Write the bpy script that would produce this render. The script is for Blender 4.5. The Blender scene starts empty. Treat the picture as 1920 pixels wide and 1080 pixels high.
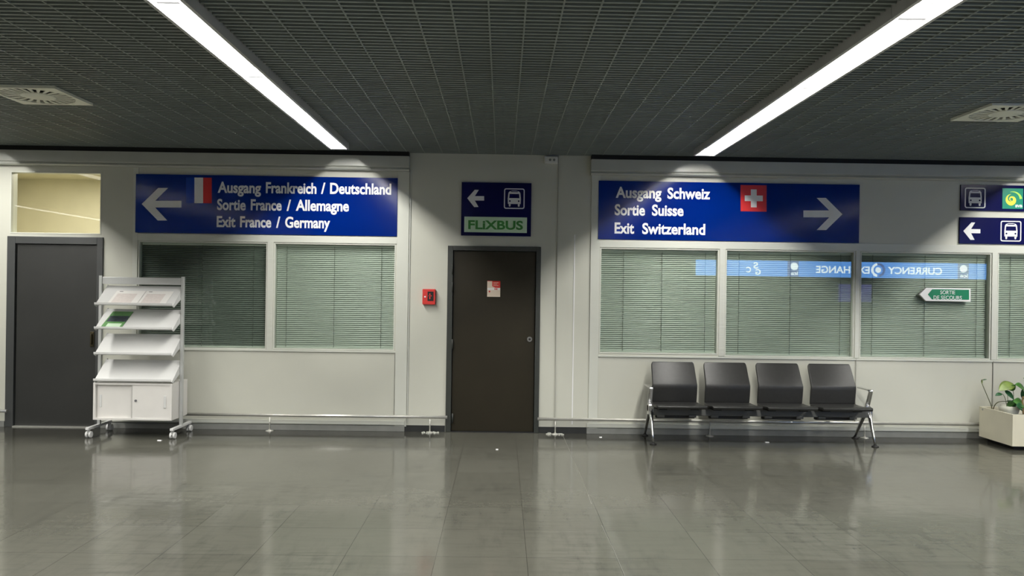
import bpy, bmesh, math, random
from mathutils import Vector, Matrix

random.seed(7)
C = bpy.context.scene.collection
SC = bpy.context.scene

# ------------------------------------------------------------------ camera
F_PX = 1493.0                       # focal length in pixels of the 1920 wide frame
CAM_Z = 1.634                       # eye height
YAW = math.atan2(18, F_PX)
ROLL = 0.0142
_fwd = Vector((math.sin(YAW), math.cos(YAW), 0))
_r0 = Vector((math.cos(YAW), -math.sin(YAW), 0))
_u0 = Vector((0, 0, 1))
_r = _r0 * math.cos(ROLL) + _u0 * math.sin(ROLL)
_u = _u0 * math.cos(ROLL) - _r0 * math.sin(ROLL)
cam = bpy.data.cameras.new('camera')
cam.sensor_fit = 'HORIZONTAL'
cam.sensor_width = 36.0
cam.lens = F_PX / 1920 * 36.0
cam.clip_end = 200
camo = bpy.data.objects.new('camera', cam)
C.objects.link(camo)
M3 = Matrix((_r, _u, -_fwd)).transposed()
camo.matrix_world = Matrix.Translation((0, 0, CAM_Z)) @ M3.to_4x4()
SC.camera = camo

# ------------------------------------------------------------------ light levels
STRIP_W = 49.0            # watts of each linear luminaire tube
DIFFUSER_E = 2.6          # glow of the visible diffuser
SIGN_E = 6.0              # glow of the exchange fascia
ROOM_W = 50.0             # lamp of the room behind the transom
world = bpy.data.worlds.new('world')
SC.world = world
world.use_nodes = True
world.node_tree.nodes['Background'].inputs[0].default_value = (0.9, 1.0, 0.95, 1)
world.node_tree.nodes['Background'].inputs[1].default_value = 0.01
SC.view_settings.view_transform = 'Standard'
SC.view_settings.look = 'None'
SC.view_settings.exposure = 0.0
SC.view_settings.gamma = 1.0
SC.view_settings.use_curve_mapping = False
SC.cycles.use_denoising = True
SC.cycles.use_adaptive_sampling = False
SC.cycles.max_bounces = 8
SC.cycles.transparent_max_bounces = 12
SC.cycles.sample_clamp_indirect = 6.0

# ------------------------------------------------------------------ measuring
WALL = 9.0                          # distance of the wall face
def ray(u, v):
    a = (u - 960) / F_PX; b = (540 - v) / F_PX
    return _fwd + _r * a + _u * b
def W(u, v, y=WALL):                # point of a photo measurement on the plane Y = y -> (x, z)
    d = ray(u, v); t = y / d.y
    return (d.x * t, CAM_Z + d.z * t)
def WR(u0, v0, u1, v1, y=WALL):     # rectangle; u at mid height, v at mid width -> x0, x1, z0, z1
    um, vm = (u0 + u1) / 2, (v0 + v1) / 2
    return (W(u0, vm, y)[0], W(u1, vm, y)[0], W(um, v1, y)[1], W(um, v0, y)[1])

# ------------------------------------------------------------------ materials
def srgb(r, g, b):
    f = lambda c: ((c / 255 + 0.055) / 1.055) ** 2.4 if c > 10 else c / 255 / 12.92
    return (f(r), f(g), f(b), 1)
def mat(name, col, rough=0.5, metal=0.0, noise=0.06, scale=6.0, spec=0.5, emis=None, bump=0.0, coat=0.0):
    m = bpy.data.materials.new(name); m.use_nodes = True
    n = m.node_tree.nodes; l = m.node_tree.links
    p = n['Principled BSDF']
    p.inputs['Roughness'].default_value = rough
    p.inputs['Metallic'].default_value = metal
    p.inputs['Specular IOR Level'].default_value = spec
    p.inputs['Coat Weight'].default_value = coat
    if noise > 0:
        tc = n.new('ShaderNodeTexCoord'); nz = n.new('ShaderNodeTexNoise')
        nz.inputs['Scale'].default_value = scale; nz.inputs['Detail'].default_value = 4
        l.new(tc.outputs['Object'], nz.inputs['Vector'])
        rp = n.new('ShaderNodeValToRGB')
        rp.color_ramp.elements[0].position = 0.3; rp.color_ramp.elements[1].position = 0.7
        rp.color_ramp.elements[0].color = tuple(c * (1 - noise) for c in col[:3]) + (1,)
        rp.color_ramp.elements[1].color = tuple(min(1, c * (1 + noise)) for c in col[:3]) + (1,)
        l.new(nz.outputs['Fac'], rp.inputs['Fac']); l.new(rp.outputs['Color'], p.inputs['Base Color'])
        if bump > 0:
            bp = n.new('ShaderNodeBump'); bp.inputs['Strength'].default_value = bump; bp.inputs['Distance'].default_value = 0.01
            l.new(nz.outputs['Fac'], bp.inputs['Height']); l.new(bp.outputs['Normal'], p.inputs['Normal'])
    else:
        p.inputs['Base Color'].default_value = col
    if emis:
        p.inputs['Emission Color'].default_value = emis[0]; p.inputs['Emission Strength'].default_value = emis[1]
    return m

def glass_mat(name, tint):
    m = bpy.data.materials.new(name); m.use_nodes = True
    n = m.node_tree.nodes; l = m.node_tree.links
    n.clear()
    out = n.new('ShaderNodeOutputMaterial'); mx = n.new('ShaderNodeMixShader')
    tr = n.new('ShaderNodeBsdfTransparent'); gl = n.new('ShaderNodeBsdfGlossy')
    tr.inputs[0].default_value = tint; gl.inputs['Roughness'].default_value = 0.0
    ge = n.new('ShaderNodeNewGeometry'); dp = n.new('ShaderNodeVectorMath'); dp.operation = 'DOT_PRODUCT'
    l.new(ge.outputs['Normal'], dp.inputs[0]); l.new(ge.outputs['Incoming'], dp.inputs[1])
    ab = n.new('ShaderNodeMath'); ab.operation = 'ABSOLUTE'; l.new(dp.outputs['Value'], ab.inputs[0])
    su = n.new('ShaderNodeMath'); su.operation = 'SUBTRACT'; su.inputs[0].default_value = 1; l.new(ab.outputs[0], su.inputs[1])
    pw = n.new('ShaderNodeMath'); pw.operation = 'POWER'; pw.inputs[1].default_value = 5; l.new(su.outputs[0], pw.inputs[0])
    ma = n.new('ShaderNodeMath'); ma.operation = 'MULTIPLY_ADD'; ma.inputs[1].default_value = 0.95; ma.inputs[2].default_value = 0.062
    l.new(pw.outputs[0], ma.inputs[0])
    l.new(ma.outputs[0], mx.inputs[0]); l.new(tr.outputs[0], mx.inputs[1]); l.new(gl.outputs[0], mx.inputs[2])
    l.new(mx.outputs[0], out.inputs[0])
    return m

def floor_mat():
    m = bpy.data.materials.new('rubber_tile_floor'); m.use_nodes = True
    n = m.node_tree.nodes; l = m.node_tree.links; p = n['Principled BSDF']
    tc = n.new('ShaderNodeTexCoord')
    mp = n.new('ShaderNodeMapping'); l.new(tc.outputs['Object'], mp.inputs['Vector'])
    mp.inputs['Location'].default_value = (0.38, 0.12, 0)
    br = n.new('ShaderNodeTexBrick'); br.offset = 0.0; br.squash = 1.0
    br.inputs['Scale'].default_value = 1.0; br.inputs['Brick Width'].default_value = 0.55; br.inputs['Row Height'].default_value = 0.55
    br.inputs['Mortar Size'].default_value = 0.0022; br.inputs['Mortar Smooth'].default_value = 0.3; br.inputs['Bias'].default_value = 0.0
    br.inputs['Color1'].default_value = (0.101, 0.100, 0.082, 1); br.inputs['Color2'].default_value = (0.118, 0.117, 0.097, 1)
    br.inputs['Mortar'].default_value = (0.055, 0.054, 0.046, 1)
    l.new(mp.outputs[0], br.inputs['Vector'])
    # scuffs: two stretched noises
    def stretched(sx, sy, scale, lo, hi):
        q = n.new('ShaderNodeMapping'); q.inputs['Scale'].default_value = (sx, sy, 1); l.new(tc.outputs['Object'], q.inputs['Vector'])
        z = n.new('ShaderNodeTexNoise'); z.inputs['Scale'].default_value = scale; z.inputs['Detail'].default_value = 6; z.inputs['Roughness'].default_value = 0.65
        l.new(q.outputs[0], z.inputs['Vector'])
        r = n.new('ShaderNodeMapRange'); r.inputs[1].default_value = lo; r.inputs[2].default_value = hi; l.new(z.outputs['Fac'], r.inputs[0])
        return r.outputs[0]
    s1 = stretched(1, 6, 3.0, 0.46, 0.70); s2 = stretched(5, 1, 2.4, 0.48, 0.72); big = stretched(1, 1, 0.6, 0.38, 0.66)
    ad = n.new('ShaderNodeMath'); ad.operation = 'ADD'; l.new(s1, ad.inputs[0]); l.new(s2, ad.inputs[1])
    mu = n.new('ShaderNodeMath'); mu.operation = 'MULTIPLY'; l.new(ad.outputs[0], mu.inputs[0]); l.new(big, mu.inputs[1])
    mix = n.new('ShaderNodeMix'); mix.data_type = 'RGBA'; mix.blend_type = 'MULTIPLY'
    mix.inputs['B'].default_value = (0.62, 0.63, 0.64, 1)
    l.new(mu.outputs[0], mix.inputs['Factor']); l.new(br.outputs['Color'], mix.inputs['A'])
    # darker band along the wall foot with a wavy edge (not before the middle door)
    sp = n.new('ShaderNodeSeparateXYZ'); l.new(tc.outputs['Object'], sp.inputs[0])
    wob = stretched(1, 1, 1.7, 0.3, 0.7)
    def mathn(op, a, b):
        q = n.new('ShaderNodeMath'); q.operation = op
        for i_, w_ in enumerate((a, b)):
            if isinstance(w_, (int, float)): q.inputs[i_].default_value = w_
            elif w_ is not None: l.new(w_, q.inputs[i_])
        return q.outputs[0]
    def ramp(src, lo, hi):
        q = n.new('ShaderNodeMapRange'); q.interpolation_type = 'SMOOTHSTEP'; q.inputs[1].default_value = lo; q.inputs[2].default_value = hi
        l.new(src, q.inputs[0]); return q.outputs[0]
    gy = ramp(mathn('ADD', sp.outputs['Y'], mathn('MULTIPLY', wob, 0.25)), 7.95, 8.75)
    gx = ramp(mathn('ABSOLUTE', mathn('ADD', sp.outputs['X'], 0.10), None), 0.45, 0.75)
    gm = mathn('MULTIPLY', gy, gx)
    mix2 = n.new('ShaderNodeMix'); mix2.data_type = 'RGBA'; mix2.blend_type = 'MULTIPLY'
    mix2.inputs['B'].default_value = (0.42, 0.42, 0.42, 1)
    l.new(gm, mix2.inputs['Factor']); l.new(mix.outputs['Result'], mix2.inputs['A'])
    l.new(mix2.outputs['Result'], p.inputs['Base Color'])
    rr = n.new('ShaderNodeMapRange'); rr.inputs[1].default_value = 0; rr.inputs[2].default_value = 1; rr.inputs[3].default_value = 0.095; rr.inputs[4].default_value = 0.24
    l.new(mu.outputs[0], rr.inputs[0]); l.new(rr.outputs[0], p.inputs['Roughness'])
    # slight unevenness of the laid tiles
    wv = stretched(1, 1, 1.3, 0.2, 0.8)
    bp = n.new('ShaderNodeBump'); bp.inputs['Strength'].default_value = 0.06; bp.inputs['Distance'].default_value = 0.02
    l.new(wv, bp.inputs['Height']); l.new(bp.outputs['Normal'], p.inputs['Normal'])
    p.inputs['Specular IOR Level'].default_value = 0.30
    return m

MT = {}
MT['wall'] = mat('wall_paint', (0.56, 0.56, 0.49, 1), 0.45, noise=0.03, scale=1.2)
MT['panel'] = mat('partition_laminate', (0.60, 0.61, 0.55, 1), 0.35, noise=0.02, scale=1.5)
MT['joint'] = mat('panel_joint', (0.40, 0.40, 0.36, 1), 0.6, noise=0.05)
MT['plinth'] = mat('grey_plinth', (0.22, 0.225, 0.21, 1), 0.5, noise=0.1, scale=8)
MT['cornice'] = mat('cornice_paint', (0.50, 0.51, 0.47, 1), 0.35, noise=0.03)
MT['black'] = mat('matt_black', (0.006, 0.006, 0.007, 1), 0.7, noise=0.1)
MT['skirt'] = mat('dark_vinyl_skirting', (0.018, 0.02, 0.02, 1), 0.5, noise=0.2)
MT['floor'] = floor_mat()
MT['slat_ceiling'] = mat('ceiling_grid_paint', (0.215, 0.245, 0.235, 1), 0.5, noise=0.08, scale=1.0)
MT['plenum'] = mat('plenum_black', (0.01, 0.011, 0.011, 1), 0.9, noise=0.1)
MT['door_l'] = mat('charcoal_door_paint', (0.030, 0.031, 0.029, 1), 0.4, noise=0.1, scale=2)
MT['door_lf'] = mat('charcoal_door_frame', (0.055, 0.058, 0.058, 1), 0.4, noise=0.05)
MT['door_m'] = mat('brown_door_paint', (0.020, 0.0165, 0.009, 1), 0.42, noise=0.1, scale=2, spec=0.25)
MT['door_mf'] = mat('grey_door_frame', (0.032, 0.036, 0.032, 1), 0.4, noise=0.05)
MT['glass'] = glass_mat('window_glass', (0.92, 0.96, 0.93, 1))
MT['glass_clear'] = glass_mat('transom_glass', (0.97, 0.97, 0.93, 1))
MT['blind'] = mat('blind_slat', (0.485, 0.50, 0.46, 1), 0.4, noise=0.03)
MT['blind_dim'] = mat('blind_slat_dimmed', (0.19, 0.21, 0.19, 1), 0.45, noise=0.03)  # darker copy of the blind colour, dimness of the left bay put in
MT['cordm'] = mat('blind_cord', (0.10, 0.12, 0.10, 1), 0.8, noise=0.1)
MT['inner'] = mat('inner_room_paint', (0.25, 0.26, 0.24, 1), 0.8, noise=0.05)
MT['warm'] = mat('warm_room_paint', (0.70, 0.665, 0.51, 1), 0.7, noise=0.03)
MT['blue'] = mat('blue_sign_face', (0.0, 0.0135, 0.155, 1), 0.13, noise=0.04, scale=2, spec=0.14)
MT['blue_l'] = mat('blue_flag_stripe', (0.0, 0.03, 0.30, 1), 0.2, noise=0.03, spec=0.2)
MT['navy'] = mat('navy_sign_face', (0.003, 0.004, 0.055, 1), 0.2, noise=0.04, scale=2, spec=0.2)
MT['white'] = mat('white_vinyl', (0.80, 0.80, 0.80, 1), 0.4, noise=0.02)
MT['red'] = mat('red_vinyl', (0.55, 0.018, 0.018, 1), 0.4, noise=0.04)
MT['red_box'] = mat('red_alarm_plastic', (0.62, 0.030, 0.025, 1), 0.35, noise=0.05)
MT['flix'] = mat('green_lettering', (0.035, 0.24, 0.035, 1), 0.4, noise=0.03)
MT['mint'] = mat('pale_green_plate', (0.62, 0.80, 0.60, 1), 0.35, noise=0.03)
MT['green_sign'] = mat('exit_green', (0.006, 0.19, 0.085, 1), 0.35, noise=0.03)
MT['teal'] = mat('teal_green', (0.010, 0.24, 0.15, 1), 0.3, noise=0.05)
MT['yellow'] = mat('lime_yellow', (0.75, 0.72, 0.06, 1), 0.4, noise=0.04)
MT['lime'] = mat('lime_green', (0.42, 0.72, 0.10, 1), 0.4, noise=0.04)
MT['steel'] = mat('brushed_rail_steel', (0.74, 0.73, 0.68, 1), 0.33, 0.7, noise=0.05, scale=20)
MT['chrome'] = mat('polished_aluminium', (0.72, 0.72, 0.72, 1), 0.22, 1.0, noise=0.03)
MT['grey_metal'] = mat('dark_grey_beam', (0.095, 0.096, 0.088, 1), 0.4, 0.0, noise=0.05)
MT['seat'] = mat('black_seat_vinyl', (0.022, 0.022, 0.021, 1), 0.42, noise=0.12, scale=30, bump=0.05)
MT['rubber'] = mat('black_rubber', (0.012, 0.012, 0.012, 1), 0.6, noise=0.1)
MT['rack'] = mat('white_powder_coat', (0.66, 0.66, 0.65, 1), 0.35, noise=0.02)
MT['rack_post'] = mat('silver_post', (0.55, 0.56, 0.55, 1), 0.35, 0.3, noise=0.02)
MT['cab'] = mat('white_cabinet_laminate', (0.72, 0.70, 0.67, 1), 0.4, noise=0.02)
MT['paper'] = mat('white_paper', (0.80, 0.78, 0.75, 1), 0.7, noise=0.02)
MT['paper_tint'] = mat('pale_pink_print', (0.68, 0.62, 0.59, 1), 0.7, noise=0.05, scale=40)
MT['ink'] = mat('dark_ink', (0.12, 0.12, 0.13, 1), 0.7, noise=0.05)
MT['broch_green'] = mat('brochure_green', (0.11, 0.27, 0.09, 1), 0.4, noise=0.15, scale=20)
MT['broch_dark'] = mat('brochure_photo', (0.035, 0.045, 0.06, 1), 0.35, noise=0.5, scale=30)
MT['peach'] = mat('notice_paper', (0.72, 0.60, 0.48, 1), 0.6, noise=0.05)
MT['planter'] = mat('cream_planter_board', (0.74, 0.70, 0.55, 1), 0.45, noise=0.05, scale=3)
MT['pot'] = mat('cream_ceramic', (0.72, 0.72, 0.62, 1), 0.35, noise=0.04)
MT['soil'] = mat('potting_soil', (0.022, 0.014, 0.009, 1), 0.9, noise=0.5, scale=40, bump=0.6)
MT['leaf'] = mat('leaf_green', (0.055, 0.17, 0.030, 1), 0.38, noise=0.35, scale=14)
MT['leaf_pale'] = mat('leaf_lime', (0.15, 0.22, 0.04, 1), 0.4, noise=0.3, scale=14)
MT['leaf_dark'] = mat('leaf_deep', (0.018, 0.085, 0.030, 1), 0.35, noise=0.3, scale=14)
MT['stem'] = mat('plant_stem', (0.085, 0.095, 0.040, 1), 0.6, noise=0.2, scale=20)
MT['cane'] = mat('plant_cane', (0.32, 0.22, 0.11, 1), 0.7, noise=0.25, scale=25)
MT['housing'] = mat('luminaire_housing', (0.50, 0.50, 0.50, 1), 0.4, 0.0, noise=0.03)
MT['clip'] = mat('diffuser_joint', (0.05, 0.05, 0.05, 1), 0.8, noise=0.0, spec=0.1, emis=((1, 1, 0.97, 1), 0.55))  # glow in the material stands for tube light passing through the strap
MT['diffuser'] = mat('lit_diffuser', (0.8, 0.8, 0.8, 1), 0.5, noise=0.0, emis=((1.0, 0.985, 0.95, 1), DIFFUSER_E))
MT['vent'] = mat('vent_plate', (0.80, 0.80, 0.70, 1), 0.45, noise=0.04)
MT['socket'] = mat('white_plastic', (0.70, 0.70, 0.66, 1), 0.4, noise=0.03)
MT['hall'] = mat('hall_wall', (0.07, 0.073, 0.07, 1), 0.6, noise=0.05)
MT['pillar'] = mat('hall_pillar_paint', (0.45, 0.47, 0.43, 1), 0.6, noise=0.04)
MT['kiosk'] = mat('kiosk_front', (0.05, 0.055, 0.07, 1), 0.4, noise=0.1)
MT['fascia'] = mat('lit_blue_fascia', (0.1, 0.25, 0.6, 1), 0.4, noise=0.0, emis=((0.12, 0.37, 0.95, 1), SIGN_E))
MT['fascia_w'] = mat('lit_white_lettering', (0.8, 0.8, 0.8, 1), 0.4, noise=0.0, emis=((0.85, 0.95, 1.0, 1), SIGN_E * 1.3))
MT['fascia_d'] = mat('lit_slate_panel', (0.1, 0.12, 0.3, 1), 0.4, noise=0.0, emis=((0.10, 0.17, 0.42, 1), SIGN_E))
MT['screen'] = mat('violet_screen', (0.1, 0.1, 0.2, 1), 0.3, noise=0.0, emis=((0.16, 0.13, 0.75, 1), SIGN_E * 0.2))
MT['brass'] = mat('dark_bronze', (0.10, 0.085, 0.05, 1), 0.35, 0.8, noise=0.05)

# ------------------------------------------------------------------ mesh building
class MB:
    def __init__(s): s.v = []; s.f = []
    def add(s, vs, fs):
        o = len(s.v); s.v += [tuple(p) for p in vs]; s.f += [tuple(i + o for i in f) for f in fs]; return s
    def box(s, x0, x1, y0, y1, z0, z1):
        v = [(x0,y0,z0),(x1,y0,z0),(x1,y1,z0),(x0,y1,z0),(x0,y0,z1),(x1,y0,z1),(x1,y1,z1),(x0,y1,z1)]
        return s.add(v, [(0,3,2,1),(4,5,6,7),(0,1,5,4),(1,2,6,5),(2,3,7,6),(3,0,4,7)])
    def obox(s, c, ax, ay, az, hx, hy, hz):      # oriented box
        c = Vector(c); v = []
        for sz in (-1, 1):
            for sx, sy in ((-1,-1),(1,-1),(1,1),(-1,1)):
                v.append(c + ax*hx*sx + ay*hy*sy + az*hz*sz)
        return s.add(v, [(0,3,2,1),(4,5,6,7),(0,1,5,4),(1,2,6,5),(2,3,7,6),(3,0,4,7)])
    def prism(s, poly, y0, y1):                  # polygon in (x, z), extruded from y0 (front) to y1
        n = len(poly)
        a = sum(poly[i][0]*poly[(i+1)%n][1]-poly[(i+1)%n][0]*poly[i][1] for i in range(n))
        if a < 0: poly = poly[::-1]
        v = [(x, y0, z) for x, z in poly] + [(x, y1, z) for x, z in poly]
        f = [tuple(range(n)), tuple(range(2*n-1, n-1, -1))] + [(i, n+i, n+(i+1)%n, (i+1)%n) for i in range(n)]
        return s.add(v, f)
    def prism_x(s, poly, x0, x1):                # polygon in (y, z), extruded along x
        n = len(poly)
        a = sum(poly[i][0]*poly[(i+1)%n][1]-poly[(i+1)%n][0]*poly[i][1] for i in range(n))
        if a < 0: poly = poly[::-1]
        v = [(x0, y, z) for y, z in poly] + [(x1, y, z) for y, z in poly]
        f = [tuple(range(n-1, -1, -1)), tuple(range(n, 2*n))] + [(i, (i+1)%n, n+(i+1)%n, n+i) for i in range(n)]
        return s.add(v, f)
    def tube(s, pts, rad, n=10, sq=1.0):         # tube through points; rad number or list
        pts = [Vector(p) for p in pts]; m = len(pts)
        if not isinstance(rad, (list, tuple)): rad = [rad]*m
        o = len(s.v); up = None
        for i, p in enumerate(pts):
            d = (pts[min(i+1, m-1)] - pts[max(i-1, 0)]).normalized()
            if up is None:
                up = Vector((0,0,1)) if abs(d.z) < 0.9 else Vector((0,1,0))
            a = d.cross(up).normalized(); b = a.cross(d).normalized(); up = b
            for k in range(n):
                t = 2*math.pi*k/n
                s.v.append(tuple(p + a*math.cos(t)*rad[i]*sq + b*math.sin(t)*rad[i]))
        for i in range(m-1):
            for k in range(n):
                s.f.append((o+i*n+k, o+i*n+(k+1)%n, o+(i+1)*n+(k+1)%n, o+(i+1)*n+k))
        s.f.append(tuple(o+k for k in range(n-1, -1, -1))); s.f.append(tuple(o+(m-1)*n+k for k in range(n)))
        return s
    def cyl(s, p0, p1, r, n=20): return s.tube([p0, p1], r, n)
    def lathe(s, prof, c, n=28):                 # prof (r, z) around vertical axis
        o = len(s.v); m = len(prof)
        for r, z in prof:
            for k in range(n):
                t = 2*math.pi*k/n; s.v.append((c[0]+r*math.cos(t), c[1]+r*math.sin(t), c[2]+z))
        for i in range(m-1):
            for k in range(n):
                s.f.append((o+i*n+k, o+i*n+(k+1)%n, o+(i+1)*n+(k+1)%n, o+(i+1)*n+k))
        s.f.append(tuple(o+k for k in range(n-1, -1, -1))); s.f.append(tuple(o+(m-1)*n+k for k in range(n)))
        return s
    def build(s, name, material, parent=None, bevel=0.0, smooth=False, seg=2):
        org = Vector((0,0,0)); p = parent
        while p is not None: org += Vector(p.location); p = p.parent
        me = bpy.data.meshes.new(name)
        me.from_pydata([tuple(Vector(v) - org) for v in s.v], [], s.f); me.update()
        bm = bmesh.new(); bm.from_mesh(me); bmesh.ops.recalc_face_normals(bm, faces=bm.faces); bm.to_mesh(me); bm.free()
        if smooth:
            for q in me.polygons: q.use_smooth = len(q.vertices) < 5
        me.materials.append(MT[material] if isinstance(material, str) else material)
        o = bpy.data.objects.new(name, me); C.objects.link(o)
        if parent is not None: o.parent = parent
        if bevel > 0:
            md = o.modifiers.new('bevel', 'BEVEL'); md.width = bevel; md.segments = seg; md.limit_method = 'ANGLE'; md.angle_limit = 0.6
        return o

def tag(o, label, cat, group=None):
    o['label'] = label; o['category'] = cat
    if group: o['group'] = group
    return o
def thing(name, label, cat, loc, group=None):
    o = bpy.data.objects.new(name, None); C.objects.link(o); o.location = loc
    o.empty_display_size = 0.1
    return tag(o, label, cat, group)
def struct(o): o['kind'] = 'structure'; return o
def sempty(name, loc=(0,0,0)):
    o = bpy.data.objects.new(name, None); C.objects.link(o); o.location = loc; return struct(o)
def copy_tree(root):                    # a thing with its parts and their sub-parts
    r = root.copy(); C.objects.link(r)
    for ch in [o for o in C.objects if o.parent is root]:
        c = ch.copy(); C.objects.link(c); c.parent = r
        for g in [o for o in C.objects if o.parent is ch]:
            d = g.copy(); C.objects.link(d); d.parent = c
    return r

def text_geo(s, bold=0.012, spw=1.0, spc=1.0, extrude=0.002):
    cu = bpy.data.curves.new('txt', 'FONT'); cu.body = s; cu.offset = bold; cu.space_word = spw; cu.space_character = spc
    cu.extrude = 0.01; cu.resolution_u = 4
    o = bpy.data.objects.new('txt', cu); C.objects.link(o)
    dg = bpy.context.evaluated_depsgraph_get()
    me = bpy.data.meshes.new_from_object(o.evaluated_get(dg))
    v = [tuple(p.co) for p in me.vertices]; f = [tuple(p.vertices) for p in me.polygons]
    bpy.data.objects.remove(o); bpy.data.curves.remove(cu); bpy.data.meshes.remove(me)
    x0 = min(p[0] for p in v); x1 = max(p[0] for p in v)
    return [((p[0]-x0)/(x1-x0), p[1]/0.70, (p[2]/0.02)+0.5) for p in v], f
def put_text(mb, s, x0, x1, zbase, cap, y, t=0.003, toward=-1, **kw):
    # toward -1: read by someone standing on the -Y side; +1: read from the +Y side (x0 is then the reader's left)
    v, f = text_geo(s, **kw)
    if toward < 0: mb.add([(x0+(x1-x0)*a, y - t*c, zbase+cap*b) for a, b, c in v], f)
    else: mb.add([(x0+(x1-x0)*a, y + t*c, zbase+cap*b) for a, b, c in v], f)
def px_poly(pts, ox, oy, k, y): return [W(ox + a/k, oy + b/k, y) for a, b in pts]
def rrect(x0, x1, z0, z1, r, n=5):
    out = []
    for cx, cz, a0 in ((x1-r, z0+r, -90), (x1-r, z1-r, 0), (x0+r, z1-r, 90), (x0+r, z0+r, 180)):
        for i in range(n+1):
            t = math.radians(a0 + 90*i/n); out.append((cx+r*math.cos(t), cz+r*math.sin(t)))
    return out
def ring(mb, outer, inner, y0, y1):          # frame between two outlines with equal counts (x, z)
    n = len(outer)
    v = [(x,y0,z) for x,z in outer] + [(x,y0,z) for x,z in inner] + [(x,y1,z) for x,z in outer] + [(x,y1,z) for x,z in inner]
    f = []
    for i in range(n):
        j = (i+1) % n
        f += [(i,j,n+j,n+i), (2*n+i,3*n+i,3*n+j,2*n+j), (i,2*n+i,2*n+j,j), (n+i,n+j,3*n+j,3*n+i)]
    mb.add(v, f)

# ------------------------------------------------------------------ the shell
CEIL = W(950, 290)[1]
XL, XR, YB = -14.0, 16.5, -7.5
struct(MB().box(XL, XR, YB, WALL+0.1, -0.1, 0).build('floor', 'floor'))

# ceiling: lamellae across, carriers lengthwise, black void above
ROWS = {'left': (-1.833, -1.675), 'right': (2.055, 2.24), 'a': (-5.735, -5.565), 'b': (-9.485, -9.315), 'c': (5.965, 6.135), 'd': (9.865, 10.035)}
GAPS = sorted((a-0.03, b+0.03) for a, b in ROWS.values())
def slat_row(mb, y0, y1, z0, z1):
    if y0 > 8.53 or y1 < 8.5 - 14.6: mb.box(XL, XR, y0, y1, z0, z1); return
    x = XL
    for a, b in GAPS + [(XR, XR)]:
        mb.box(x, a, y0, y1, z0, z1); x = b
cm = MB()
y = YB + 0.03
while y < WALL - 0.02:
    slat_row(cm, y, y+0.020, CEIL, CEIL+0.05); y += 0.06
ceil = struct(cm.build('ceiling', 'slat_ceiling'))
cm = MB()
x = -13.9
while x < XR:
    if not any(a < x+0.01 and x < b for a, b in GAPS): cm.box(x, x+0.0095, YB, WALL-0.01, CEIL-0.0006, CEIL+0.052)
    x += 0.2
cm.build('carrier_bars', 'slat_ceiling', ceil)
MB().box(XL, XR, YB, WALL, CEIL+0.22, CEIL+0.27).build('plenum_deck', 'plenum', ceil)

# front wall with its openings
OPEN = {}
OPEN['transom'] = WR(19, 322, 190.5, 439)
OPEN['door_l'] = WR(13, 444, 192, 801)
OPEN['wa'] = WR(258, 453, 500.5, 654)
OPEN['door_m'] = WR(837.5, 462, 1012, 812)
OPEN['wb'] = WR(513, 456.5, 741, 656.5)
OPEN['wc'] = WR(1124, 466, 1347, 664)
OPEN['wd'] = WR(1359.5, 469.5, 1602, 670)
OPEN['we'] = WR(1612, 473, 1857.5, 673)
OPEN['wf'] = WR(1869.5, 476, 2112, 676)
for k in ('door_l', 'door_m'):
    a = OPEN[k]; OPEN[k] = (a[0], a[1], -0.02, a[3])
WT = 0.11
xs = sorted({XL, XR} | {round(v[0],4) for v in OPEN.values()} | {round(v[1],4) for v in OPEN.values()})
wm = MB()
for a, b in zip(xs, xs[1:]):
    mid = (a+b)/2
    holes = sorted([(o[2], o[3]) for o in OPEN.values() if o[0] < mid < o[1]])
    z = -0.05
    for h0, h1 in holes:
        if h0 > z + 1e-3: wm.box(a, b, WALL, WALL+WT, z, h0)
        z = max(z, h1)
    wm.box(a, b, WALL, WALL+WT, z, CEIL+0.3)
struct(wm.build('wall_front', 'wall'))

def panel_patch(name, u0, v0, u1, v1, m='panel', t=0.006):
    x0, x1, z0, z1 = WR(u0, v0, u1, v1)
    return struct(MB().box(x0, x1, WALL-t, WALL, z0, z1).build(name, m, bevel=0.001))

# partition mullions, rails and joints
tn = [0]
def trim(mb, m='panel', bevel=0.0015):
    tn[0] += 1
    return struct(mb.build('trim_%d' % tn[0], m, bevel=bevel))
ZW0 = OPEN['wb'][2]; ZW1 = OPEN['wb'][3]
def bar(mb, u0, u1, z0, z1, t=0.014, vm=560):
    mb.box(W(u0, vm)[0], W(u1, vm)[0], WALL-t, WALL, z0, z1)
xz = lambda u: W(u, 560)[0]
# left bay: jambs, mullion, head and sill rails (one welded frame)
m = MB()
zc = W(500, 318)[1]
bar(m, 743, 765, 0.055, zc); bar(m, 501, 512.5, ZW0-0.01, ZW1+0.01); bar(m, 248, 257.5, ZW0-0.01, zc)
m.box(xz(257.5), xz(743), WALL-0.013, WALL, ZW1+0.004, W(500, 441)[1])
m.box(xz(257.5), xz(743), WALL-0.013, WALL, ZW0-0.022, ZW0-0.004)
trim(m)
# right bay
m = MB()
bar(m, 1106, 1123, 0.055, W(1115, 327)[1])
for a, b in ((1348, 1358.5), (1603, 1611), (1858.5, 1868.5)): bar(m, a, b, ZW0-0.01, ZW1+0.01)
xe = xz(2140)
m.box(xz(1123), xe, WALL-0.013, WALL, OPEN['wd'][3]+0.004, W(1360, 453)[1])
m.box(xz(1123), xe, WALL-0.013, WALL, OPEN['wd'][2]-0.022, OPEN['wd'][2]-0.004)
trim(m)
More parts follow.
